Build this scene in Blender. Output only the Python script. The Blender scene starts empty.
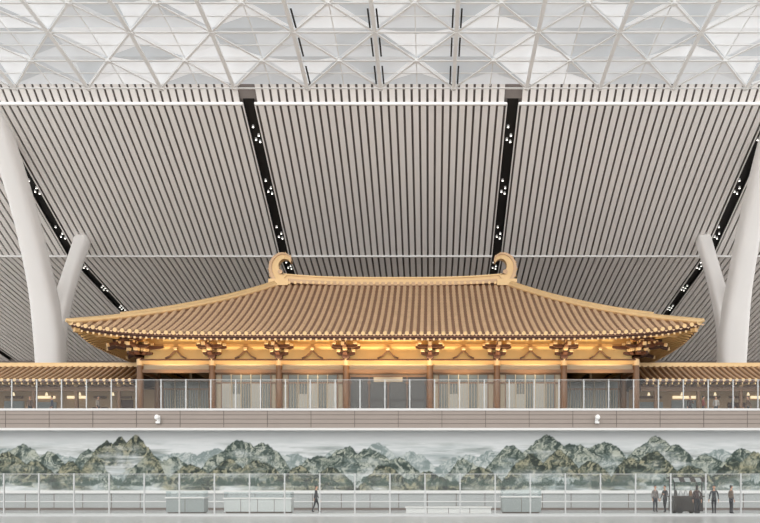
import bpy, bmesh, math, random
import numpy as np
from mathutils import Vector, Matrix
random.seed(7); np.random.seed(7)
scene=bpy.context.scene
COL=scene.collection
scene.view_settings.view_transform='Standard'

# ------------------------------------------------------------------ materials
def s2l(c):
    return tuple(((v/255)/12.92 if v/255<=0.04045 else (((v/255)+0.055)/1.055)**2.4) for v in c)
def mat(name,rgb,rough=0.6,metal=0.0,noise=0.0,nscale=3.0,emit=0.0,ecol=None,bump=0.0):
    m=bpy.data.materials.new(name); m.use_nodes=True
    nt=m.node_tree; b=nt.nodes['Principled BSDF']
    c=s2l(rgb)+(1,)
    b.inputs['Base Color'].default_value=c
    b.inputs['Roughness'].default_value=rough
    b.inputs['Metallic'].default_value=metal
    if noise>0:
        tc=nt.nodes.new('ShaderNodeTexCoord'); n=nt.nodes.new('ShaderNodeTexNoise')
        n.inputs['Scale'].default_value=nscale; n.inputs['Detail'].default_value=5
        nt.links.new(tc.outputs['Object'],n.inputs['Vector'])
        mx=nt.nodes.new('ShaderNodeMix'); mx.data_type='RGBA'
        mx.inputs['A'].default_value=tuple(v*(1-noise) for v in c[:3])+(1,)
        mx.inputs['B'].default_value=tuple(min(1,v*(1+noise)) for v in c[:3])+(1,)
        nt.links.new(n.outputs['Fac'],mx.inputs['Factor'])
        nt.links.new(mx.outputs['Result'],b.inputs['Base Color'])
        if bump>0:
            bp=nt.nodes.new('ShaderNodeBump'); bp.inputs['Strength'].default_value=bump
            nt.links.new(n.outputs['Fac'],bp.inputs['Height']); nt.links.new(bp.outputs['Normal'],b.inputs['Normal'])
    if emit>0:
        b.inputs['Emission Color'].default_value=(s2l(ecol)+(1,)) if ecol else c
        b.inputs['Emission Strength'].default_value=emit
    return m
def glassmat(name,tint=(0.95,0.98,0.98),fac=0.1,rough=0.05):
    m=bpy.data.materials.new(name); m.use_nodes=True
    nt=m.node_tree; nt.nodes.clear()
    o=nt.nodes.new('ShaderNodeOutputMaterial'); t=nt.nodes.new('ShaderNodeBsdfTransparent')
    t.inputs['Color'].default_value=tint+(1,)
    g=nt.nodes.new('ShaderNodeBsdfGlossy'); g.inputs['Roughness'].default_value=rough
    mx=nt.nodes.new('ShaderNodeMixShader'); mx.inputs[0].default_value=fac
    nt.links.new(t.outputs[0],mx.inputs[1]); nt.links.new(g.outputs[0],mx.inputs[2]); nt.links.new(mx.outputs[0],o.inputs[0])
    return m

M_slat=mat('ceiling_slat',(245,241,238),0.5,noise=0.02,nscale=0.3)
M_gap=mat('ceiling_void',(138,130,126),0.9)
M_black=mat('black_track',(30,29,29),0.6)
M_white=mat('white_paint',(248,248,247),0.45,noise=0.02,nscale=1)
M_colw=mat('column_white',(250,248,246),0.5,noise=0.01,nscale=.5)
M_lamp=mat('lamp_emit',(255,252,245),0.5,emit=4)
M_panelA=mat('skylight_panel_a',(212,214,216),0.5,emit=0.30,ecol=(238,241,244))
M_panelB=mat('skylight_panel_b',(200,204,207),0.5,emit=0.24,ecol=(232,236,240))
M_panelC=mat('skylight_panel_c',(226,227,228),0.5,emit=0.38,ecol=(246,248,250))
M_tile=mat('copper_tile',(200,166,132),0.36,0.3,noise=0.18,nscale=1.2)
M_tileb=mat('copper_tile_bed',(140,106,82),0.5,0.2,noise=0.2,nscale=2)
M_gold=mat('gold_trim',(224,190,140),0.35,0.3,noise=0.1,nscale=2)
M_goldb=mat('gold_beam',(204,162,104),0.42,0.2,noise=0.12,nscale=2)
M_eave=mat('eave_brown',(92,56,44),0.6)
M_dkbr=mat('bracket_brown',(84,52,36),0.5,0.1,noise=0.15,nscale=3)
M_wood=mat('column_wood_gold',(116,86,60),0.4,0.15,noise=0.12,nscale=2)
M_plast=mat('plaster_cream',(172,161,140),0.7,noise=0.05,nscale=1)
M_glow=mat('gold_panel',(240,206,138),0.45,0.05,noise=0.08,nscale=1)
M_pane=mat('pale_window',(104,110,107),0.12,noise=0.3,nscale=.5)
M_curt=mat('white_blind',(156,158,153),0.4,noise=0.12,nscale=.6)
M_door=mat('dark_door',(50,44,40),0.3)
M_doorg=mat('door_glass_dark',(70,70,68),0.12)
M_fascia=mat('fascia_stone',(154,143,135),0.6,noise=0.06,nscale=1)
M_fasc2=mat('fascia_groove',(108,98,92),0.6)
M_wall=mat('wall_white',(218,217,216),0.6,noise=0.02,nscale=.5)
M_wallg=mat('wall_grey_panel',(166,169,169),0.4,noise=0.08,nscale=.8)
M_floor=mat('floor_terrazzo',(176,177,176),0.2,noise=0.08,nscale=2)
M_ufl=mat('upper_floor',(190,184,176),0.3,noise=.05)
M_metal=mat('steel_post',(186,188,188),0.3,0.3)
M_glass=glassmat('rail_glass',(0.965,0.975,0.972),0.025)
M_glassf=glassmat('frosted_glass',(0.86,0.90,0.90),0.12,0.25)
M_cnt=mat('counter_white',(188,192,191),0.35)
M_cntg=mat('counter_grey',(146,152,151),0.35)
M_shop=mat('shop_wall_warm',(158,132,106),0.6,noise=.1,emit=0.05,ecol=(255,214,160))
M_shopd=mat('shop_dark',(66,57,50),0.6)
M_sign=mat('shop_sign_light',(255,236,200),0.5,emit=1.0,ecol=(255,232,190))
M_skin=mat('skin',(196,148,120),0.55)
M_hair=mat('hair_black',(28,24,22),0.6)
M_shoe=mat('shoe_dark',(32,30,30),0.5)
M_eye=mat('eye_dark',(20,16,14),0.3)
M_lip=mat('lip',(160,90,80),0.5)

# ------------------------------------------------------------------ mesh builder
class MB:
    def __init__(s): s.v=[]; s.f=[]; s.m=[]; s.mats=[]; s.smooth=[]
    def mi(s,m):
        if m not in s.mats: s.mats.append(m)
        return s.mats.index(m)
    def add(s,vs,fs,m,sm=False):
        o=len(s.v); s.v.extend([tuple(p) for p in vs]); k=s.mi(m)
        for f in fs:
            s.f.append(tuple(i+o for i in f)); s.m.append(k); s.smooth.append(sm)
    def box(s,x0,x1,y0,y1,z0,z1,m):
        vs=[(x0,y0,z0),(x1,y0,z0),(x1,y1,z0),(x0,y1,z0),(x0,y0,z1),(x1,y0,z1),(x1,y1,z1),(x0,y1,z1)]
        s.add(vs,[(0,3,2,1),(4,5,6,7),(0,1,5,4),(1,2,6,5),(2,3,7,6),(3,0,4,7)],m)
    def beam(s,a,b,w,h,m,up=(0,0,1)):
        a=Vector(a);b=Vector(b);d=(b-a).normalized();u=Vector(up)
        if abs(d.dot(u))>.98:u=Vector((0,1,0))
        r=d.cross(u).normalized();u=r.cross(d)
        vs=[]
        for p in(a,b):
            for(i,j)in((-1,-1),(1,-1),(1,1),(-1,1)): vs.append(p+r*(i*w/2)+u*(j*h/2))
        s.add(vs,[(0,1,2,3),(7,6,5,4),(0,4,5,1),(1,5,6,2),(2,6,7,3),(3,7,4,0)],m)
    def tube(s,pts,rads,m,n=12,sm=True,caps=True):
        pts=[Vector(p) for p in pts]
        if not hasattr(rads,'__len__'): rads=[rads]*len(pts)
        vs=[];fs=[]
        for i,p in enumerate(pts):
            d=(pts[min(i+1,len(pts)-1)]-pts[max(i-1,0)]).normalized()
            u=Vector((0,0,1)) if abs(d.z)<.95 else Vector((0,1,0))
            r=d.cross(u).normalized();u=r.cross(d)
            for k in range(n):
                a=2*math.pi*k/n; vs.append(p+(r*math.cos(a)+u*math.sin(a))*rads[i])
        for i in range(len(pts)-1):
            for k in range(n):
                k2=(k+1)%n; fs.append((i*n+k,i*n+k2,(i+1)*n+k2,(i+1)*n+k))
        s.add(vs,fs,m,sm)
        if caps:
            s.add(vs[:n],[tuple(range(n))[::-1]],m); s.add(vs[-n:],[tuple(range(n))],m)
    def prism(s,poly,y0,y1,m):   # poly in (x,z)
        n=len(poly); vs=[(p[0],y0,p[1]) for p in poly]+[(p[0],y1,p[1]) for p in poly]
        fs=[tuple(range(n)),tuple(range(2*n-1,n-1,-1))]+[(i,i+n,(i+1)%n+n,(i+1)%n) for i in range(n)]
        s.add(vs,fs,m)
    def obj(s,name,parent=None,bevel=0):
        me=bpy.data.meshes.new(name); me.from_pydata(s.v,[],s.f)
        for m in s.mats: me.materials.append(m)
        me.polygons.foreach_set('material_index',s.m); me.polygons.foreach_set('use_smooth',s.smooth)
        me.update(); o=bpy.data.objects.new(name,me); COL.objects.link(o)
        if parent:o.parent=parent
        if bevel:
            b=o.modifiers.new('b','BEVEL'); b.width=bevel; b.segments=2; b.limit_method='ANGLE'
        return o
def empty(name):
    e=bpy.data.objects.new(name,None); COL.objects.link(e); return e

F=800.0; PX=430.0; HY=487.0; CX=3.2; CZ=1.6
def X(px,d): return (px-PX)*d/F+CX
def Z(py,d): return CZ+(HY-py)*d/F

# ------------------------------------------------------------------ floor / slabs / walls
b=MB(); b.box(-72,72,-15,56.2,-.3,0,M_floor); b.obj('floor')
b=MB()
b.box(-72,72,55.2,113.5,6.3,6.9,M_ufl)
b.box(-72,72,55.0,55.2,5.66,6.95,M_fascia)
b.box(-72,72,54.93,55.0,6.85,7.0,M_wall)
for z in (5.95,6.25,6.55): b.box(-72,72,54.985,55.0,z,z+.035,M_fasc2)
for i in range(48): b.box(-71+i*3,-70.96+i*3,54.985,55.0,5.7,6.85,M_fasc2)
b.box(-72,72,55.0,56.2,5.5,5.66,M_wall)
b.obj('balcony_floor')
b=MB(); b.box(-72,72,56.1,56.5,0,6.3,M_wall); b.obj('wall_mural')
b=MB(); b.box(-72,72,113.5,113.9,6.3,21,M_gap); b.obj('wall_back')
b=MB()
b.box(-72,72,55.7,56.1,0.0,1.15,M_wallg)
b.box(-72,72,55.55,56.1,1.15,1.36,M_wall)
b.box(-72,72,55.65,55.7,0.55,.62,M_wall)
b.box(-72,72,55.6,55.7,0.0,.16,M_fasc2)
for i in range(72): b.box(-71.0+i*2,-70.95+i*2,55.69,55.7,.16,1.15,M_fasc2)
b.obj('baseboard_mural')

# ------------------------------------------------------------------ mural (flat painting, vertex colours)
def vnoise(x,y,seed):
    rng=np.random.RandomState(seed); G=rng.rand(256,256)
    xi=np.floor(x).astype(int); yi=np.floor(y).astype(int); fx=x-xi; fy=y-yi
    fx=fx*fx*(3-2*fx); fy=fy*fy*(3-2*fy)
    g=lambda a,c:G[a%256,c%256]
    return (g(xi,yi)*(1-fx)+g(xi+1,yi)*fx)*(1-fy)+(g(xi,yi+1)*(1-fx)+g(xi+1,yi+1)*fx)*fy
def fbm(x,y,seed,o=5):
    t=0;a=.5;s=0
    for i in range(o):
        t=t+a*vnoise(x,y,seed+i);s+=a;a*=.55;x=x*2.03;y=y*2.03
    return t/s
x0,x1,z0,z1=-40.,40.,1.36,5.55
nx,nz=1700,110
xs=np.linspace(x0,x1,nx); zs=np.linspace(z0,z1,nz)
XX,ZZ=np.meshgrid(xs,zs)
P=(XX-3.2)/.07+430; Q=487-(ZZ-1.6)/.07     # picture scale of the mural
img=np.zeros(P.shape+(3,)); 
cl=fbm(P/60,Q/10,3); st=fbm(P/26,Q/2.6,13)
base=np.array([204,207,208.]); 
img[:]=base; img-= (np.clip((cl*.5+st*.5)-.46,0,1)*190*np.clip((Q-436)/20,0,1))[...,None]*np.array([1.1,.95,.95])
img-= (np.clip(fbm(P/30,Q/4,19)-.48,0,1)*260*np.clip((Q-440)/14,0,1))[...,None]*np.array([.9,.85,.9])
def layer(peaks,seed,dark,lite,fadeH,slope,amp,mist,ex=1.5,up=0):
    global img
    x=P[0]; top=np.full(x.shape,999.)
    for(px,py,w)in peaks:
        dx=np.abs(x-px)
        top=np.minimum(top, py+up+ (dx/w)**ex*slope)
    top=top+(fbm(x/9,x*0+seed,seed,4)-.5)*amp*1.3+(fbm(x/2.6,x*0+1,seed+9,3)-.5)*amp*.5
    dep=Q-top[None,:]
    wx=P+(fbm(P/14,Q/10,seed+2)-.5)*30
    tex=fbm(wx/2.6,Q/7.5+wx/14,seed+4,4); tex2=fbm(P/1.6,Q/1.6,seed+5,3)
    v=np.clip((tex-.5)*3.2+.44+(tex2-.5)*.9,0,1)
    v=v+np.clip(1-dep/2.0,0,1)*-.45
    v=np.clip(v,0,1)[...,None]
    c=np.array(dark)*(1-v)+np.array(lite)*v
    a=np.clip(dep/1.2,0,1)*np.clip(1.3-dep/fadeH-(fbm(P/22,Q/4,seed+7)-.45)*mist,0,1)
    img=img*(1-a[...,None])+c*a[...,None]
far=[(8,446,16),(60,453,22),(180,450,24),(215,447,16),(290,452,20),(335,449,14),(378,441,10),(410,450,14),(470,452,20),(492,448,12),(590,446,18),(625,452,20),(720,449,20),(-60,447,25),(-120,449,20),(-180,446,25),(820,448,25),(880,446,22),(940,450,20)]
midp=[(22,441,11),(48,450,10),(88,449,9),(150,452,10),(172,455,12),(240,438,11),(262,442,11),(225,449,12),(318,454,12),(345,445,11),(370,446,11),(398,456,12),(465,457,10),(512,444,11),(547,435,13),(575,441,13),(604,440,12),(640,446,10),(656,435,10),(676,443,10),(706,453,14),(742,447,11),(-30,443,12),(-90,440,12),(-150,446,12),(790,444,12),(850,440,14),(910,447,12)]
near=[(5,450,13),(35,459,11),(70,460,9),(106,440,9),(121,436,7),(135,434,8),(148,450,7),(190,462,12),(228,456,10),(258,459,14),(300,464,10),(330,466,12),(385,462,11),(430,470,14),(480,464,11),(530,453,10),(560,449,10),(590,459,12),(630,456,9),(655,449,10),(690,464,14),(735,458,11),(755,450,10),(-40,455,10),(-110,450,12),(800,452,12),(870,450,12)]
layer(far,21,(118,132,131),(182,188,186),28,6,5,.9,up=1)
layer(midp,41,(42,58,53),(166,170,157),27,6,5,1.5,up=1)
layer(near,71,(28,40,33),(148,145,120),27,6,5,1.7,up=1)
x=P[0]; tt=479+(fbm(x/3,x*0,301,4)-.5)*14
a=np.clip((Q-tt[None,:])/1.0,0,1)*np.clip((486.5-Q)/1.5,0,1)*np.clip((fbm(P/7,Q/5,311)-.36)*6,0,1)
img=img*(1-a[...,None]*.85)+np.array([42,64,56])*a[...,None]*.85
img=np.clip(img,0,255)/255
lin=np.where(img<=.04045,img/12.92,((img+.055)/1.055)**2.4)
verts=np.stack([XX.ravel(),np.full(XX.size,56.04),ZZ.ravel()],1)
idx=np.arange(nx*nz).reshape(nz,nx)
faces=np.stack([idx[:-1,:-1].ravel(),idx[:-1,1:].ravel(),idx[1:,1:].ravel(),idx[1:,:-1].ravel()],1)
me=bpy.data.meshes.new('landscape_mural'); me.from_pydata(verts.tolist(),[],faces.tolist())
ca=me.color_attributes.new('paint','FLOAT_COLOR','POINT')
ca.data.foreach_set('color',np.concatenate([lin.reshape(-1,3),np.ones((nx*nz,1))],1).ravel())
mm=bpy.data.materials.new('mural_paint'); mm.use_nodes=True
at=mm.node_tree.nodes.new('ShaderNodeAttribute'); at.attribute_name='paint'
bs=mm.node_tree.nodes['Principled BSDF']; bs.inputs['Roughness'].default_value=.6
mm.node_tree.links.new(at.outputs['Color'],bs.inputs['Base Color'])
me.materials.append(mm); o=bpy.data.objects.new('landscape_mural',me); COL.objects.link(o)

# ------------------------------------------------------------------ slatted ceiling
XO=-0.9
prof=[(60,39.0),(66.6,33.6),(82.9,25.6),(97,22.8),(113.5,19.5)]
def cz(d):
    for (a,za),(c,zc) in zip(prof,prof[1:]):
        if d<=c: return za+(zc-za)*(d-a)/(c-a)
    return prof[-1][1]
b=MB()
strips=[XO+22*(k+.5) for k in range(-4,4)]
per=22/34.
nS=int(144/per)
for i in range(-nS//2,nS//2):
    xc=XO+11+per*(i+.5)
    if any(abs(xc-s)<per*.75 for s in strips): continue
    if abs(xc)>71: continue
    w=.228
    for (a,za),(c,zc) in zip(prof,prof[1:]):
        vs=[]
        for (d,z) in((a,za),(c,zc)):
            vs+=[(xc-w,d,z),(xc+w,d,z),(xc+w,d,z+.16),(xc-w,d,z+.16)]
        b.add(vs,[(0,4,5,1),(1,5,6,2),(3,7,4,0),(0,1,2,3)],M_slat)
for (a,za),(c,zc) in zip(prof,prof[1:]):
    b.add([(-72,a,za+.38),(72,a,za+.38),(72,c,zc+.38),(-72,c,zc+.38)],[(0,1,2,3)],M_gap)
for s in strips:
    for (a,za),(c,zc) in zip(prof[1:],prof[2:]):
        q_=.46
        b.add([(s-q_,a,za+.35),(s+q_,a,za+.35),(s+q_,c,zc+.35),(s-q_,c,zc+.35)],[(0,1,2,3)],M_black)
        for q in(-q_,q_):
            b.add([(s+q,a,za),(s+q,c,zc),(s+q,c,zc+.35),(s+q,a,za+.35)],[(0,1,2,3)],M_black)
            b.beam((s+q*1.1,a,za-.02),(s+q*1.1,c,zc-.02),.1,.1,M_slat)
for (d,z,h) in((66.6,33.5,.2),(82.9,25.5,.16)):
    for k in range(-4,4):
        xa=XO+22*(k-.5)+.5; xb=XO+22*(k+.5)-.5
        b.box(xa,xb,d-.1,d+.1,z-h/2,z+h/2,M_white)
b.obj('ceiling')
b=MB()
for s in strips:
    d=69.0
    while d<108:
        for j in range(3):
            for q in(-.16,.16):
                if (j+int(d)+(q>0))%5==0: continue
                dd=d+j*.6+(0.2 if q>0 else 0); z=cz(dd)+.2
                b.tube([(s+q,dd,z+.2),(s+q,dd,z)],.1,M_white,8)
                b.tube([(s+q,dd,z),(s+q,dd,z-.02)],.075,M_lamp,8)
        d+=5.3
b.obj('track_spotlights')

# ------------------------------------------------------------------ skylight
b=MB()
sx=5.9; sy=3.35; LIP=64.6
def zs_(d): 
    t=max(0,(d-54)/10.); return 34.6-.72*t*t
rows=[LIP-sy*i for i in range(0,14)]
def vx(r,c): 
    return (-.8+sx*c+(sx/2 if r%2 else 0), rows[r], zs_(rows[r]))
members=[]
for r in range(len(rows)-1):
    for c in range(-12,12):
        if r%2==0:
            A=vx(r,c);B=vx(r,c+1);C=vx(r+1,c);D_=vx(r+1,c-1)
        else:
            A=vx(r,c);B=vx(r,c+1);C=vx(r+1,c+1);D_=vx(r+1,c)
        for T in((A,B,C),(A,C,D_)):
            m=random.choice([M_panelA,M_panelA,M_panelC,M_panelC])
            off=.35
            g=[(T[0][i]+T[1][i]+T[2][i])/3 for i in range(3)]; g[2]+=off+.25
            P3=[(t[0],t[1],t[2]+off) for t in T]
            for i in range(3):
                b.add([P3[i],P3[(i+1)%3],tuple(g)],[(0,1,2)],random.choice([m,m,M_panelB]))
        members+=[(A,B),(A,C),(A,D_)]
b.obj('skylight_panels')
b2=MB()
for a,c in members:
    b2.beam(a,c,.17,.06,M_white)
for r in range(len(rows)-2):
    for c in range(-12,12):
        x=-.8+sx*c
        b2.beam((x,rows[r],zs_(rows[r])-.06),(x,rows[r+1],zs_(rows[r+1])-.06),.3,.1,M_white)
        xm=x+sx/2
        b2.beam((xm,rows[r],zs_(rows[r])+.2),(xm,rows[r+1],zs_(rows[r+1])+.2),.08,.05,M_white)
    y=(rows[r]+rows[r+1])/2
    b2.box(-70,70,y-.05,y+.05,zs_(y)+.1,zs_(y)+.15,M_white)
for r in range(len(rows)):
    for c in range(-12,12):
        p=vx(r,c); b2.tube([(p[0],p[1],p[2]-.12),(p[0],p[1],p[2]+.1)],.22,M_white,10)
for x in(-.8,5.1,-6.7):
    for r in range(0,3):
        y0=rows[r]-.6; y1=rows[r+1]+.6
        for q in(-.3,.3) if x!=-6.7 else (.3,):
            b2.beam((x+q,y0,zs_(y0)-.02),(x+q,y1,zs_(y1)-.02),.12,.06,M_black)
b2.obj('skylight_frame')

# ------------------------------------------------------------------ Y columns
def ycol(x):
    b=MB()
    def loft(path,m):
        vs=[];fs=[];n=16
        P_=[Vector(p[:3]) for p in path]
        for i,p in enumerate(path):
            d=(P_[min(i+1,len(P_)-1)]-P_[max(i-1,0)]).normalized()
            r=Vector((1,0,0)); u=d.cross(r).normalized()
            for k in range(n):
                a=2*math.pi*(k+.5)/n; ca_,sa=math.cos(a),math.sin(a)
                e=.5
                vs.append(P_[i]+r*(math.copysign(abs(ca_)**e,ca_)*p[3])+u*(math.copysign(abs(sa)**e,sa)*p[4]))
        for i in range(len(path)-1):
            for k in range(n):
                fs.append((i*n+k,i*n+(k+1)%n,(i+1)*n+(k+1)%n,(i+1)*n+k))
        b.add(vs,fs,m,True)
    sg=1 if x<0 else -1
    def sm(path,n=5):
        out=[]
        for i in range(len(path)-1):
            p0=np.array(path[max(i-1,0)]);p1=np.array(path[i]);p2=np.array(path[i+1]);p3=np.array(path[min(i+2,len(path)-1)])
            for j in range(n):
                t=j/n; out.append(tuple(.5*((2*p1)+(-p0+p2)*t+(2*p0-5*p1+4*p2-p3)*t*t+(-p0+3*p1-3*p2+p3)*t**3)))
        out.append(tuple(path[-1])); return out
    loft(sm([(x,77.5,6.9,1.15,1.1),(x,77.5,12,1.2,1.15),(x,77.2,16.0,1.28,1.2),(x-.15*sg,75.8,21.0,1.05,1.1),(x-.25*sg,72.6,27.2,.92,1.0),(x-.2*sg,66.9,34.3,.8,.9)]),M_colw)
    loft(sm([(x+.1*sg,77.6,13.5,1.0,.9),(x+.5*sg,78.0,18.0,.78,.9),(x+1.1*sg,79.4,22.8,.65,.75),(x+1.6*sg,81.1,27.0,.68,.75)]),M_colw)
    return b.obj('forked_column')
ycol(-33.5); ycol(32.4)

# ------------------------------------------------------------------ pavilion
PV=empty('tang_style_pavilion')
W=22.45;D=12.0;R=9.7;YC=69.0;ZE=12.5;H=6.55
def tt_(x,y):
    return max(0,min(1,min((W-abs(x))/(W-R),(D-abs(y-YC))/D)))
def rz(x,y):
    t=tt_(x,y)
    cx_=abs(x)/(W-(W-R)*t); cy_=abs(y-YC)/(D*(1-t)+1e-3) if t<.999 else 0
    c=min(1,cx_) if (D-abs(y-YC))/D<=(W-abs(x))/(W-R) else min(1,cy_)
    return ZE+H*(.74*t+.26*t*t)+.75*(c**7)*(1-t)**1.6
b=MB()
def surf(fn,nu,nt_,m,flip=False):
    vs=[];fs=[]
    for j in range(nt_+1):
        for i in range(nu+1): vs.append(fn(-1+2*i/nu,j/nt_))
    for j in range(nt_):
        for i in range(nu):
            a=j*(nu+1)+i; f=(a,a+1,a+nu+2,a+nu+1); fs.append(f[::-1] if flip else f)
    b.add(vs,fs,m,True)
for sgn in(-1,1):
    def ff(u,t,s=sgn):
        x=u*(W-(W-R)*t); y=YC+s*D*(1-t); return (x,y,rz(x*.99999,y))
    surf(ff,90,16,M_tileb,sgn>0)
    def fs_(u,t,s=sgn):
        x=s*(W-(W-R)*t); y=YC+u*D*(1-t); return (x,y,rz(x,YC+(y-YC)*.99999))
    surf(fs_,50,16,M_tileb,sgn<0)
b.obj('roof_bed',PV)
b=MB()
def rib(pt,L,axis):
    n=max(1,int(L/.62)); nn=5; rings=[]
    for i in range(n):
        for (s,r) in((L*i/n,.165),(L*(i+1)/n,.125)): rings.append((s,r))
    vs=[];fs=[]
    for(s,r)in rings:
        p=Vector(pt(s))
        for k in range(nn):
            a=math.pi*k/(nn-1)
            o=math.cos(a)*r
            if axis=='x': vs.append(p+Vector((o,0,math.sin(a)*r*1.0)))
            else: vs.append(p+Vector((0,o,math.sin(a)*r*1.0)))
    for i in range(len(rings)-1):
        for k in range(nn-1):
            fs.append((i*nn+k,i*nn+k+1,(i+1)*nn+k+1,(i+1)*nn+k))
    b.add(vs,fs,M_tile,True)
pr=.52
nr=int(W/pr)
for sgn in(-1,1):
    for i in range(-nr,nr+1):
        x=i*pr; L=D*min(1,(W-abs(x))/(W-R))
        if L>.3: rib(lambda s,x=x,g=sgn:(x,YC+g*(D-s),rz(x,YC+g*(D-s))+.01),L,'x')
    nr2=int(D/pr)
    for i in range(-nr2,nr2+1):
        y=i*pr; L=(W-R)*(1-abs(y)/D)
        if L>.3: rib(lambda s,y=y,g=sgn:(g*(W-s),YC+y,rz(g*(W-s),YC+y)+.01),L,'y')
b.obj('roof_tiles',PV)
b=MB()
for sgn in(-1,1):
    for i in range(-nr,nr+1):
        x=i*pr; y=YC+sgn*D; z=rz(x,y)
        b.tube([(x,y,z+.05),(x,y+sgn*.08,z+.04)],.15,M_gold,10)
        b.add([(x+.12,y+sgn*.05,z-.02),(x+pr-.12,y+sgn*.05,z-.02),(x+pr/2,y+sgn*.05,z-.16)],[(0,1,2)],M_tile)
    nr2=int(D/pr)
    for i in range(-nr2,nr2+1):
        y=YC+i*pr; x=sgn*W; z=rz(x,y)
        b.tube([(x,y,z+.05),(x+sgn*.08,y,z+.04)],.15,M_gold,10)
NS=60
def eaveline(side):
    pts=[]
    for i in range(NS+1):
        u=-1+2*i/NS
        if side in('f','k'):
            y=YC+(-D if side=='f' else D); pts.append((u*W,y,rz(u*W,y)))
        else:
            x=W*(-1 if side=='l' else 1); pts.append((x,YC+u*D,rz(x,YC+u*D)))
    return pts
def ribbon(pts,inset,dz0,dz1,th,m):
    for p,q in zip(pts,pts[1:]):
        def off(p,e):
            x,y=p[0],p[1]; return (x*(1-e/W),YC+(y-YC)*(1-e/D))
        a0=off(p,inset);a1=off(p,inset+th);c0=off(q,inset);c1=off(q,inset+th)
        vs=[(a0[0],a0[1],p[2]+dz0),(c0[0],c0[1],q[2]+dz0),(c1[0],c1[1],q[2]+dz0),(a1[0],a1[1],p[2]+dz0),
            (a0[0],a0[1],p[2]+dz1),(c0[0],c0[1],q[2]+dz1),(c1[0],c1[1],q[2]+dz1),(a1[0],a1[1],p[2]+dz1)]
        b.add(vs,[(0,1,2,3),(4,5,6,7),(0,1,5,4),(2,3,7,6),(0,3,7,4),(1,2,6,5)],m)
for sd in 'fklr':
    e=eaveline(sd)
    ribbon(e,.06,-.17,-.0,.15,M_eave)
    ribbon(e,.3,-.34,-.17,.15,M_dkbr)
b.obj('eave_edge',PV)
# soffit and rafters
b=MB()
RUN=4.6
for sgn in(-1,1):
    vs=[];fs=[]
    n=60
    for i in range(n+1):
        x=-W+2*W*i/n; run=min(RUN,(W-abs(x))*D/(W-R)+.01)
        y=YC+sgn*(D-.3); y2=YC+sgn*(D-.3-run); e=rz(x,YC+sgn*D)
        vs+=[(x,y,e-.22),(x,y2,e-.22+run*.30)]
    for i in range(n): fs.append((2*i,2*i+1,2*i+3,2*i+2))
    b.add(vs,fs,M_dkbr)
    k=-W+.3
    while k<W-.2:
        run=min(RUN,(W-abs(k))*D/(W-R)); e=rz(k,YC+sgn*D)
        b.beam((k,YC+sgn*(D-.3),e-.32),(k,YC+sgn*(D-.3-run),e-.32+run*.30),.14,.16,M_goldb)
        b.box(k-.07,k+.07,YC+sgn*(D-.28)-.02,YC+sgn*(D-.28)+.02,e-.4,e-.26,M_gold)
        k+=.42
    vs=[];fs=[]
    for i in range(n+1):
        y=-D+2*D*i/n; run=min(RUN,(D-abs(y))*(W-R)/D+.01); e=rz(sgn*W,YC+y)
        vs+=[(sgn*(W-.3),YC+y,e-.22),(sgn*(W-.3-run),YC+y,e-.22+run*.3)]
    for i in range(n): fs.append((2*i,2*i+1,2*i+3,2*i+2))
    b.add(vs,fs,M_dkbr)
    k=-D+.3
    while k<D-.2:
        run=min(RUN,(D-abs(k))*(W-R)/D); e=rz(sgn*W,YC+k)
        b.beam((sgn*(W-.3),YC+k,e-.32),(sgn*(W-.3-run),YC+k,e-.32+run*.3),.14,.16,M_goldb)
        k+=.42
    for s2 in(-1,1):
        b.beam((sgn*(W-.2),YC+s2*(D-.2),ZE+.4),(sgn*18.6,YC+s2*7.9,12.8),.35,.4,M_goldb)
b.obj('eave_rafters',PV)
# ridges
b=MB()
n=24
for i in range(n):
    xa=-R+2*R*i/n; xb=-R+2*R*(i+1)/n
    f=lambda x:19.0+.35*(abs(x)/R)**3
    for (h0,h1,w,m) in((-.1,.22,.34,M_tile),(.22,.5,.24,M_gold),(.5,.62,.36,M_gold)):
        vs=[]
        for x in(xa,xb):
            z=f(x); vs+=[(x,YC-w,z+h0),(x,YC+w,z+h0),(x,YC+w,z+h1),(x,YC-w,z+h1)]
        b.add(vs,[(0,4,5,1),(1,5,6,2),(2,6,7,3),(3,7,4,0)],m)
for i in range(int(2*R/pr)):
    x=-R+.3+i*pr; b.tube([(x,YC-.45,19.12),(x,YC-.3,19.12)],.13,M_gold,8)
for sx_ in(-1,1):
    for sy_ in(-1,1):
        pts=[]
        for j in range(25):
            t=1-j/24; x=sx_*(W-(W-R)*t); y=YC+sy_*D*(1-t); pts.append((x,y,rz(x,y)+.16))
        e=pts[-1]; pts.append((e[0]+sx_*.2,e[1]+sy_*.2,e[2]+.05))
        b.tube(pts,[.24]*24+[.22,.14],M_gold,8)
        pts2=[(p[0],p[1],p[2]+.24) for p in pts[:20]]
        b.tube(pts2,.12,M_gold,8)
b.obj('roof_ridges',PV)
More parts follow.
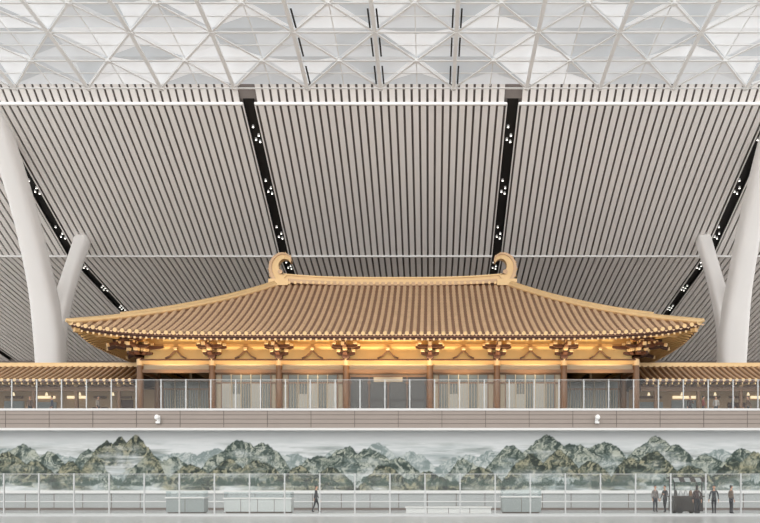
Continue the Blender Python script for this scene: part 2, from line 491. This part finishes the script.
# chiwei (owl tail) finials
for s in(-1,1):
    b=MB()
    ctr=[(0.25,0.0),(-.2,.5),(-.4,1.05),(-.33,1.6),(.02,2.02),(.5,2.15),(.92,1.95),(1.02,1.6)]
    wid=[.6,.5,.43,.37,.31,.25,.17,.05]
    out=[]
    for i in range(len(ctr)-1):
        for j in range(4):
            t=j/4
            g=lambda L:(lambda a,p,q,r:.5*((2*p)+(-a+q)*t+(2*a-5*p+4*q-r)*t*t+(-a+3*p-3*q+r)*t**3))(L[max(i-1,0)],L[i],L[i+1],L[min(i+2,len(L)-1)])
            out.append((g([c[0] for c in ctr]),g([c[1] for c in ctr]),g(wid)))
    out.append((ctr[-1][0],ctr[-1][1],wid[-1]))
    Lf=[];Rt=[]
    for i,(x,z,w) in enumerate(out):
        a=out[max(i-1,0)];c=out[min(i+1,len(out)-1)]
        dx,dz=c[0]-a[0],c[1]-a[1];l=math.hypot(dx,dz);nx_,nz_=-dz/l,dx/l
        Lf.append((x+nx_*w,z+nz_*w));Rt.append((x-nx_*w,z-nz_*w))
    cxp=s*(R+.1)
    def tr(p): return (cxp-s*p[0], 19.3+p[1])
    for i in range(len(out)-1):
        q=[tr(Lf[i]),tr(Rt[i]),tr(Rt[i+1]),tr(Lf[i+1])]
        th=.36 if i<20 else .28
        b.prism(q,YC-th,YC+th,M_gold)
        mid=lambda A,B,t:(A[0]+(B[0]-A[0])*t,A[1]+(B[1]-A[1])*t)
        q=[tr(Lf[i]),tr(mid(Lf[i],Rt[i],.3)),tr(mid(Lf[i+1],Rt[i+1],.3)),tr(Lf[i+1])]
        b.prism(q,YC-th-.12,YC+th+.12,M_tile)
    for i in range(2,24,3):
        p=Lf[i];a=out[i]; q=[tr(Lf[i]),tr(Lf[i+1]),tr((p[0]+(p[0]-a[0])*.35,p[1]+(p[1]-a[1])*.35+.08))]
        b.prism(q,YC-.15,YC+.15,M_gold)
    b.box(cxp-.85,cxp+.85,YC-.5,YC+.5,18.9,19.45,M_gold)
    b.tube([(*[tr((.15,.75))[0]],YC-.5,tr((.15,.75))[1]),(tr((.15,.75))[0],YC-.3,tr((.15,.75))[1])],.2,M_tile,12)
    b.obj('ridge_finial_%s'%('l' if s<0 else 'r'),PV)

# columns
FY=61.0; BY=77.0; SX=18.9
cols=[(x,FY) for x in(-SX,-13.4,-8.3,-3.2,3.2,8.3,13.4,SX)]
side=[(s*SX,y) for s in(-1,1) for y in(65.0,69.0,73.0)]
back=[(x,BY) for x in(-SX,-13.4,-8.3,-3.2,3.2,8.3,13.4,SX)]
b=MB()
for(x,y)in cols+side+back:
    b.tube([(x,y,6.9),(x,y,7.1),(x,y,7.12),(x,y,9.5),(x,y,11.0)],[.42,.40,.27,.27,.235],M_wood,16)
    b.tube([(x,y,10.85),(x,y,11.35)],[.26,.26],M_gold,16)
b.obj('pavilion_columns',PV)
b=MB()
def ring(x,y0,y1,z0,z1,w,m):
    b.box(-x,x,y0-w,y0+w,z0,z1,m); b.box(-x,x,y1-w,y1+w,z0,z1,m)
    b.box(-x-w,-x+w,y0,y1,z0,z1,m); b.box(x-w,x+w,y0,y1,z0,z1,m)
ring(SX,FY,BY,10.95,11.22,.17,M_goldb)
ring(SX,FY,BY,10.3,10.55,.12,M_wood)
ring(SX,FY,BY,11.22,11.32,.25,M_dkbr)
ring(SX+2.4,FY-2.4,BY+2.4,12.62,12.78,.1,M_gold)
ring(SX,FY+.12,BY-.12,11.3,13.6,.04,M_glow)
ring(SX,FY+.1,BY-.1,12.3,12.5,.1,M_goldb)
ring(SX-.0,FY+.1,BY-.1,10.55,10.95,.04,M_plast)
b.obj('pavilion_beams',PV)
# brackets
b=MB()
def arm(c,dirv,L,z,h,w,m):
    d=Vector(dirv); r=Vector((-d.y,d.x,0))
    prof_=[(-L,h),(-L,h*.45),(-L*.8,h*.12),(-L*.55,0),(L*.55,0),(L*.8,h*.12),(L,h*.45),(L,h)]
    vs=[]
    for q in(-w,w):
        for(a,zz)in prof_: vs.append(Vector(c)+d*a+r*q+Vector((0,0,z+zz)))
    n=8
    fs=[tuple(range(n)),tuple(range(2*n-1,n-1,-1))]+[(i,i+n,(i+1)%n+n,(i+1)%n) for i in range(n)]
    b.add(vs,fs,m)
def block(x,y,z,s,m):
    vs=[]
    for(zz,k)in((0,.68),(.4*s,1),(s,1)):
        for(i,j)in((-1,-1),(1,-1),(1,1),(-1,1)): vs.append((x+i*s*.62*k,y+j*s*.62*k,z+zz*1.0))
    fs=[(0,1,2,3)]
    for l in(0,4):
        for k in range(4): fs.append((l+k,l+(k+1)%4,l+4+(k+1)%4,l+4+k))
    fs.append((8,9,10,11)); b.add(vs,fs,m)
def bracket(x,y,out):
    o=Vector(out+(0,)); t=Vector((-o.y,o.x,0)); c=Vector((x,y,0))
    block(x,y,11.3,.46,M_dkbr)
    arm(c,t,.68,11.62,.24,.13,M_dkbr)
    arm(c,o,.95,11.62,.24,.15,M_dkbr)
    p=c+o*.85
    for a in(-.56,0,.56): q=c+t*a; block(q.x,q.y,11.86,.25,M_gold)
    block(p.x,p.y,11.86,.26,M_gold)
    arm(c,t,1.1,12.08,.24,.12,M_dkbr)
    arm(c,o,1.8,12.08,.24,.15,M_dkbr)
    arm(p,t,.95,12.08,.22,.12,M_dkbr)
    p2=c+o*1.65
    for a in(-.78,0,.78): q=p+t*a; block(q.x,q.y,12.3,.23,M_gold)
    for a in(-.95,0,.95): q=c+t*a; block(q.x,q.y,12.32,.22,M_gold)
    block(p2.x,p2.y,12.3,.25,M_gold)
    arm(p2,t,.85,12.5,.2,.12,M_dkbr)
    b.beam(c+Vector((0,0,12.9)),c+o*2.5+Vector((0,0,12.12)),.22,.24,M_dkbr)
    b.beam(c+o*2.42+Vector((0,0,12.14)),c+o*2.56+Vector((0,0,12.1)),.24,.26,M_gold)
for(x,y)in cols: bracket(x,y,(0,-1))
for(x,y)in back: bracket(x,y,(0,1))
for(x,y)in side+[(s*SX,yy) for s in(-1,1) for yy in(FY,BY)]: bracket(x,y,(1 if x>0 else -1,0))
for s in(-1,1):
    for t in(-1,1):
        k=.7071; bracket(s*SX,FY if t<0 else BY,(s*k,t*k))
fx=[c[0] for c in cols]
for y in(FY-.1,BY+.1):
    for a,c in zip(fx,fx[1:]):
        m=(a+c)/2
        for s in(-1,1):
            b.beam((m,y,12.0),(m+s*.45,y,11.55),.12,.12,M_wood); b.beam((m+s*.45,y,11.55),(m+s*.8,y,11.38),.12,.12,M_wood)
        block(m,y,12.0,.22,M_gold)
b.obj('eave_brackets',PV)
# facade walls
b=MB()
bays=list(zip(fx,fx[1:]))
for k,(a,c) in enumerate(bays):
    outer=k in(0,len(bays)-1)
    y=FY+4.0 if outer else FY+.1
    xa,xb=a+.2,c-.2
    if outer:
        if k==0: xb=c
        else: xa=a
    b.box(xa,xb,y+.12,y+.2,6.9,10.4,M_plast)
    b.box(xa,xb,y,y+.16,10.2,10.4,M_wood)
    b.box(xa,xb,y,y+.16,9.5,9.62,M_wood)
    b.box(xa,xb,y,y+.16,7.5,7.62,M_wood)
    if k==3:
        b.box(xa+.1,xb-.1,y+.02,y+.11,6.9,10.0,M_door)
        w=(xb-xa-.2)/4
        for i in range(4):
            x=xa+.1+i*w
            b.box(x+.14,x+w-.14,y-.01,y+.02,8.3,9.75,M_doorg)
            b.box(x+.14,x+w-.14,y-.01,y+.02,7.1,8.1,M_doorg)
            b.box(x-.03,x+.03,y-.04,y+.05,6.9,10.0,M_wood)
            for j in range(1,4): b.box(x+.14+(w-.28)*j/4-.015,x+.14+(w-.28)*j/4+.015,y-.03,y,8.3,9.75,M_door)
        b.box(xa,xb,y-.04,y+.1,10.0,10.12,M_wood)
        b.box(xa+1.9,xb-1.9,y-.05,y+.02,9.62,9.98,M_plast)
    else:
        w=xb-xa; x1_=xa+w*.10; x2_=xb-w*.10
        if outer: x1_,x2_=xa+.2,xb-.2
        b.box(x1_,x2_,y+.04,y+.11,7.3,10.15,M_pane)
        ns=5
        for i in range(ns+1):
            x=x1_+(x2_-x1_)*i/ns; b.box(x-.035,x+.035,y-.02,y+.12,7.3,10.2,M_wood if i in(0,ns) else M_plast)
        if not outer:
            for i in ((0,1,3) if k%2 else (1,2,4)):
                xx=x1_+(x2_-x1_)*i/ns; b.box(xx+.04,xx+(x2_-x1_)/ns-.04,y+.0,y+.045,7.6,9.5 if i!=1 else 8.7,M_curt)
        nbar=int((x2_-x1_)/.2)
        for i in range(1,nbar):
            x=x1_+(x2_-x1_)*i/nbar; b.box(x-.018,x+.018,y-.01,y+.04,7.62,9.5,M_plast)
for s in(-1,1):
    b.box(s*13.3-.1,s*13.3+.1,FY+.2,FY+4,6.9,10.4,M_plast)
    b.box(s*(SX-2.6)-.1,s*(SX-2.6)+.1,FY+4.2,BY-.3,6.9,11,M_plast)
b.box(-SX,SX,BY-.3,BY-.2,6.9,10.9,M_plast)
b.box(-SX,SX,FY+.2,BY-.2,11.4,11.5,M_goldb)
b.box(-SX-.6,SX+.6,FY-.7,BY+.7,6.9,7.02,M_fascia)
b.obj('pavilion_facade',PV)
# warm uplights under the eaves (fixtures + spots)
b=MB(); k=0
for x in(-16.1,-10.8,-5.7,-1.6,1.6,5.7,10.8,16.1):
    b.tube([(x,FY-1.9,7.02),(x,FY-1.9,7.22)],.12,M_door,10)
    l=bpy.data.lights.new('uplight_lamp','SPOT'); l.energy=2500; l.color=(1,.83,.58); l.spot_size=math.radians(95); l.spot_blend=.5; l.shadow_soft_size=.15
    lo=bpy.data.objects.new('uplight_lamp_%d'%k,l); COL.objects.link(lo); lo.parent=PV; lo.location=(x,FY-1.9,7.35)
    lo.rotation_euler=(math.radians(185),0,0); k+=1
b.obj('uplight_bodies',PV)

# ------------------------------------------------------------------ side galleries with small tiled roofs
def gallery(xa,xb):
    G=empty('tiled_roof_shop_gallery'); global b
    b=MB()
    ye,yr=62.6,66.2; ze_,zr_=9.95,11.55
    vs=[];fs=[]
    f=lambda t:ze_+(zr_-ze_)*(.8*t+.2*t*t)
    for j in range(7):
        t=j/6; vs+=[(xa,ye+(yr-ye)*t,f(t)),(xb,ye+(yr-ye)*t,f(t))]
    for j in range(6): fs.append((2*j,2*j+1,2*j+3,2*j+2))
    b.add(vs,fs,M_tileb)
    vs=[(xa,yr,zr_),(xb,yr,zr_),(xb,2*yr-ye,ze_),(xa,2*yr-ye,ze_)]; b.add(vs,[(0,1,2,3)],M_tileb)
    x=xa+.2
    while x<xb:
        n=6
        pts=[(x,ye+(yr-ye)*j/n,f(j/n)+.05) for j in range(n+1)]
        b.tube(pts,.12,M_tile,6)
        b.tube([(x,ye-.05,ze_+.04),(x,ye+.02,ze_+.04)],.14,M_gold,8)
        b.box(x-.05,x+.05,ye+.1,ye+1.6,ze_-.3,ze_-.14,M_gold)
        x+=.5
    b.box(xa,xb,ye,ye+.12,ze_-.14,ze_+.0,M_eave)
    b.box(xa,xb,ye+.05,yr+3,ze_-.14,ze_-.05,M_dkbr)
    b.box(xa,xb,yr-.25,yr+.25,zr_-.05,zr_+.3,M_gold)
    b.obj('gallery_roof',G)
    b=MB()
    b.box(xa,xb,ye+1.1,ye+1.4,9.25,9.6,M_wood)
    b.box(xa,xb,ye+1.15,ye+1.35,9.6,9.85,M_dkbr)
    x=xa+.4 if xa<0 else xa+1.2
    while x<xb:
        b.tube([(x,ye+1.25,6.9),(x,ye+1.25,9.3)],.16,M_wood,12)
        block(x,ye+1.25,9.55,.24,M_gold); arm((x,ye+1.25,0),(1,0,0),.6,9.62,.16,.08,M_gold)
        x+=3.4
    b.box(xa,xb,yr+1.2,yr+1.4,6.9,10,M_shop)
    random.seed(int(abs(xa)))
    x=xa+.5
    while x<xb-2:
        w=random.uniform(1.2,2.4)
        b.box(x,x+w,yr+1.05,yr+1.2,7.0,random.uniform(8.2,9.0),random.choice([M_shopd,M_cntg,M_dkbr,M_plast]))
        b.box(x+.1,x+w-.1,yr+1.0,yr+1.2,9.05,9.25,random.choice([M_sign,M_wood,M_wood]))
        b.box(x,x+w*.8,yr-.6,yr+.1,6.9,7.9,random.choice([M_wood,M_cnt,M_cntg])); b.box(x-.05,x+w*.8+.05,yr-.65,yr+.15,7.9,7.96,M_wall)
        x+=w+random.uniform(.3,1)
    x=xa+1
    while x<xb:
        b.tube([(x,ye+2.5,9.7),(x,ye+2.5,9.3)],.02,M_shopd,6); b.tube([(x,ye+2.5,9.3),(x,ye+2.5,9.05)],[.05,.12],M_sign,10); x+=2.7
    b.obj('gallery_shopfront',G)
gallery(-56,-20.0); gallery(20.0,56)

# ------------------------------------------------------------------ balustrades
def railing(name,y,z,h,x0,x1,step,off,base,pw,mbase):
    G=empty(name); b=MB()
    xs_=[off+step*i for i in range(int((x0-off)/step),int((x1-off)/step)+1)]
    for x in xs_: 
        b.box(x-pw/2,x+pw/2,y-.04,y+.04,z,z+h,M_metal)
        b.box(x-pw,x+pw,y-.07,y+.07,z,z+.1,M_metal)
        for q in(.35,.75): b.box(x-pw*.9,x+pw*.9,y-.07,y+.0,z+h*q,z+h*q+.06,M_metal)
    b.box(x0,x1,y-.09,y+.09,z,z+base,mbase)
    b.obj('posts',G)
    g=MB()
    for a,c in zip(xs_,xs_[1:]): g.box(a+pw/2+.02,c-pw/2-.02,y-.01,y+.01,z+base,z+h-.06,M_glass)
    g.obj('glass_panes',G)
    g=MB(); g.box(x0,x1,y-.02,y+.02,z+h-.05,z+h-.02,M_metal); g.obj('hand_rail',G)
railing('balcony_glass_railing',55.35,6.9,2.15,-60,60,1.72,X(12,55.35),.12,.075,M_fascia)
railing('atrium_glass_railing',44.0,0,2.35,-40,40,1.93,X(39,44),.14,.07,M_metal)

# small dome cameras on the fascia
for px in(158,597):
    x=X(px,54.8); b=MB()
    b.box(x-.1,x+.1,54.85,54.99,6.1,6.5,M_white)
    b.tube([(x,54.9,6.42),(x,54.55,6.5)],.05,M_white,8)
    b.tube([(x,54.55,6.52),(x,54.55,6.36),(x,54.55,6.26),(x,54.55,6.18)],[.1,.17,.15,.04],M_white,14)
    b.tube([(x-.14,54.78,6.02),(x+.14,54.78,6.02)],.08,M_white,8); b.box(x-.04,x+.04,54.78,54.93,5.95,6.15,M_white)
    b.obj('security_camera')

# ------------------------------------------------------------------ counters / seating behind the atrium glass
def counter(name,pxa,pxb,y,zt,dep,m1,glass=False):
    xa,xb=X(pxa,y),X(pxb,y); b=MB()
    b.box(xa+.08,xb-.08,y+.08,y+dep-.08,0,.1,M_fasc2)
    b.box(xa,xb,y,y+dep,.1,zt-.08,m1)
    b.box(xa-.06,xb+.06,y-.06,y+dep+.06,zt-.08,zt,M_wall)
    n=max(2,int((xb-xa)/1.0))
    for i in range(1,n): x=xa+(xb-xa)*i/n; b.box(x-.015,x+.015,y-.01,y,.1,zt-.08,M_fasc2)
    if glass:
        b.box(xa,xb,y,y+.03,zt,zt+.35,M_glassf); b.box(xa,xa+.03,y,y+dep,zt,zt+.35,M_glassf); b.box(xb-.03,xb,y,y+dep,zt,zt+.35,M_glassf)
    b.obj(name,bevel=.01)
counter('display_counter',166,204,47.5,1.0,.9,M_cntg,True)
counter('display_counter',224,291,48.5,.95,1.0,M_cnt,True)
counter('information_desk',406,491,45.5,.48,1.0,M_wall)
counter('display_counter',502,541,48.0,1.05,.9,M_cntg,True)
# dark refreshment cart near the right
cy=47.5; xa,xb=X(674,cy),X(703,cy); b=MB()
b.box(xa,xb,cy,cy+1.1,.15,1.0,M_door); b.box(xa-.08,xb+.08,cy-.08,cy+1.18,1.0,1.07,M_shopd)
for x in(xa+.05,xb-.05):
    for y in(cy+.05,cy+1.05): b.tube([(x,y,1.0),(x,y,2.15)],.035,M_shoe,8)
b.box(xa-.1,xb+.1,cy-.1,cy+1.2,2.1,2.2,M_door)
for i in range(6):
    a=xa-.1+(xb-xa+.2)*i/6; c=a+(xb-xa+.2)/6
    b.add([(a,cy-.1,2.15),(c,cy-.1,2.15),(c,cy-.45,1.9),(a,cy-.45,1.9)],[(0,1,2,3)],M_door if i%2 else M_cntg)
for i in range(5):
    x=xa+.25+i*.3; b.tube([(x,cy+.5,1.07),(x,cy+.5,1.3),(x,cy+.5,1.42)],[.1,.1,.04],random.choice([M_metal,M_wood,M_door]),10)
for x in(xa+.35,xb-.35):
    for y in(cy+.02,cy+1.08): b.tube([(x,y-.04,.18),(x,y+.04,.18)],.18,M_shoe,14)
b.obj('refreshment_cart')

# ------------------------------------------------------------------ people
cloth={}
def cm(rgb):
    if rgb not in cloth: cloth[rgb]=mat('cloth_%d_%d_%d'%rgb,rgb,.8,noise=.1,nscale=8)
    return cloth[rgb]
def person(x,y,z,face,shirt,pants,pose=0,h=1.7,longhair=False):
    V=[];E=[];Rr=[]
    def v(p,r): V.append(p);Rr.append(r);return len(V)-1
    def e(a,c):E.append((a,c))
    st=[0,.22,.12][pose]
    pel=v((0,0,.95),.125); wa=v((0,0,1.1),.115); ch=v((0,-.01,1.3),.14); ne0=v((0,0,1.42),.085); ne=v((0,-.005,1.5),.05); hb=v((0,-.015,1.58),.052)
    for a,c in((pel,wa),(wa,ch),(ch,ne0),(ne0,ne),(ne,hb)): e(a,c)
    for s in(-1,1):
        sw=s*st
        sh=v((s*.175,0,1.4),.062)
        if pose==2 and s==1: el=v((s*.23,-.05,1.15),.045); wr=v((s*.17,-.28,1.2),.03); hd=v((s*.15,-.36,1.23),.026); fd=Vector((-.02*s,-1,.15))
        else: el=v((s*.235,.02+sw*.4,1.13),.045); wr=v((s*.245,-.06+sw*.9,.89),.03); hd=v((s*.245,-.08+sw*1.0,.81),.028); fd=Vector((0,-.2,-1))
        e(ne0,sh);e(sh,el);e(el,wr);e(wr,hd)
        fd.normalize(); side_=Vector((0,1,0)) if abs(fd.z)>.5 else Vector((1,0,0))
        hp=Vector(V[hd])
        for k,(o_,L) in enumerate(((-.03,.065),(-.01,.078),(.01,.074),(.03,.055))):
            a=v(tuple(hp+side_*o_+fd*.035),.009); c=v(tuple(hp+side_*o_*1.1+fd*(.035+L*.55)+Vector((-s*.006,0,0))),.008); d_=v(tuple(hp+side_*o_*1.1+fd*(.03+L)+Vector((-s*.018,0,0))),.007)
            e(hd,a);e(a,c);e(c,d_)
        a=v(tuple(hp-side_*.035-fd*.01),.01); c=v(tuple(hp-side_*.055+fd*.03),.008); e(hd,a);e(a,c)
        hi=v((s*.085,0,.9),.095); kn=v((s*.1,-.03-sw*.55,.5),.06); 
        ty=-sw*1.1+(.06 if sw>0 else 0); an=v((s*.105,ty+ (.0),.1),.04); he=v((s*.105,ty+.03,.045),.038); to=v((s*.115,ty-.15,.035),.034)
        e(pel,hi);e(hi,kn);e(kn,an);e(an,he);e(an,to)
    me=bpy.data.meshes.new('t'); me.from_pydata(V,E,[]); ob=bpy.data.objects.new('t',me); COL.objects.link(ob)
    ob.modifiers.new('s','SKIN')
    sv=me.skin_vertices[0].data
    for i,r in enumerate(Rr): sv[i].radius=(r,r*(.8 if i in(0,1,2,3) else 1)); sv[i].use_root=(i==0)
    sb=ob.modifiers.new('u','SUBSURF'); sb.levels=1; sb.render_levels=1
    dg=bpy.context.evaluated_depsgraph_get(); ev=ob.evaluated_get(dg); m2=bpy.data.meshes.new_from_object(ev)
    bpy.data.objects.remove(ob)
    m2.materials.clear()
    for m in(M_skin,cm(shirt),cm(pants),M_shoe,M_hair,M_eye,M_lip): m2.materials.append(m)
    bm=bmesh.new(); bm.from_mesh(m2)
    for f in bm.faces:
        c=f.calc_center_median(); f.smooth=True
        ishand=(abs(c.x)>.2 and c.z<.93 and c.z>.6) or (pose==2 and c.y<-.26 and c.z>.8)
        f.material_index=0 if (ishand or c.z>1.465) else (3 if c.z<.09 else (2 if c.z<.98 else 1))
    r=bmesh.ops.create_uvsphere(bm,u_segments=16,v_segments=12,radius=.1)
    for w_ in r['verts']:
        c=w_.co.copy(); w_.co=Vector((c.x*.78,c.y*.95,c.z*1.18))
        if c.z<0: w_.co.x*=1+.28*c.z/.1*.9; w_.co.y=w_.co.y*(1+.15*c.z/.1)-.012*(-c.z/.1)
        w_.co+=Vector((0,-.02,1.665))
    for f in {f for w_ in r['verts'] for f in w_.link_faces}:
        c=f.calc_center_median(); f.smooth=True
        f.material_index=4 if (c.z>1.72 or (c.y>.0 and c.z>(1.55 if longhair else 1.62)) ) else 0
    def blob(p,sc,mi_,seg=8):
        r=bmesh.ops.create_uvsphere(bm,u_segments=seg,v_segments=6,radius=1,matrix=Matrix.Translation(p)@Matrix.Diagonal((sc[0],sc[1],sc[2],1)))
        for f in {f for w_ in r['verts'] for f in w_.link_faces}: f.material_index=mi_; f.smooth=True
    blob((0,.0,1.715),(.085,.1,.085),4,12)
    blob((0,-.118,1.655),(.012,.02,.022),0); blob((0,-.105,1.615),(.024,.008,.007),6)
    for s in(-1,1): blob((s*.03,-.106,1.672),(.011,.008,.007),5); blob((s*.08,-.01,1.66),(.01,.018,.03),0)
    if longhair: blob((0,.045,1.58),(.08,.05,.15),4,12)
    bm.to_mesh(m2); bm.free()
    m2.name='person'; o=bpy.data.objects.new('person',m2); COL.objects.link(o)
    o.location=(x,y,z); o.rotation_euler=(0,0,math.radians(face)); k=h/1.78; o.scale=(k,k,k)
    return o
def P_(px,y,z,*a,**k): person(X(px,y),y,z,*a,**k)
P_(316,50.5,0,95,(40,42,46),(30,32,38),1)
P_(655,51.0,0,20,(120,112,108),(50,54,62),0)
P_(665,50.0,0,-60,(60,58,60),(36,36,40),2)
P_(697,45.9,0,150,(62,44,42),(34,34,40),0,longhair=True)
P_(714,46.4,0,-30,(46,48,54),(30,30,36),1)
P_(731,47.5,0,100,(110,94,80),(38,40,48),0)
for px,fc,c in((30,30,(90,70,60)),(52,-50,(60,66,80)),(98,80,(150,140,130)),(690,0,(60,50,48)),(703,90,(130,60,50)),(716,-40,(180,175,170)),(733,50,(60,64,70)),(748,-90,(110,90,74))):
    P_(px,61.5,6.9,fc,c,(44,44,52),random.choice([0,1,2]))

# ------------------------------------------------------------------ light
w=bpy.data.worlds.new('world'); scene.world=w; w.use_nodes=True
bg=w.node_tree.nodes['Background']; bg.inputs['Color'].default_value=(1.0,.99,.975,1); bg.inputs['Strength'].default_value=1.75
s=bpy.data.lights.new('sun','SUN'); s.energy=.8; s.angle=math.radians(30); s.color=(1,.97,.93)
so=bpy.data.objects.new('daylight_sun',s); COL.objects.link(so); so.rotation_euler=(math.radians(62),0,math.radians(-12))

cam=bpy.data.cameras.new('camera'); co=bpy.data.objects.new('camera',cam); COL.objects.link(co)
cam.sensor_width=36; cam.lens=36*F/760; co.location=(CX,0,CZ); co.rotation_euler=(math.radians(90),0,0)
cam.shift_x=(380-PX)/760; cam.shift_y=(HY-261.5)/760
cam.clip_end=500
scene.camera=co
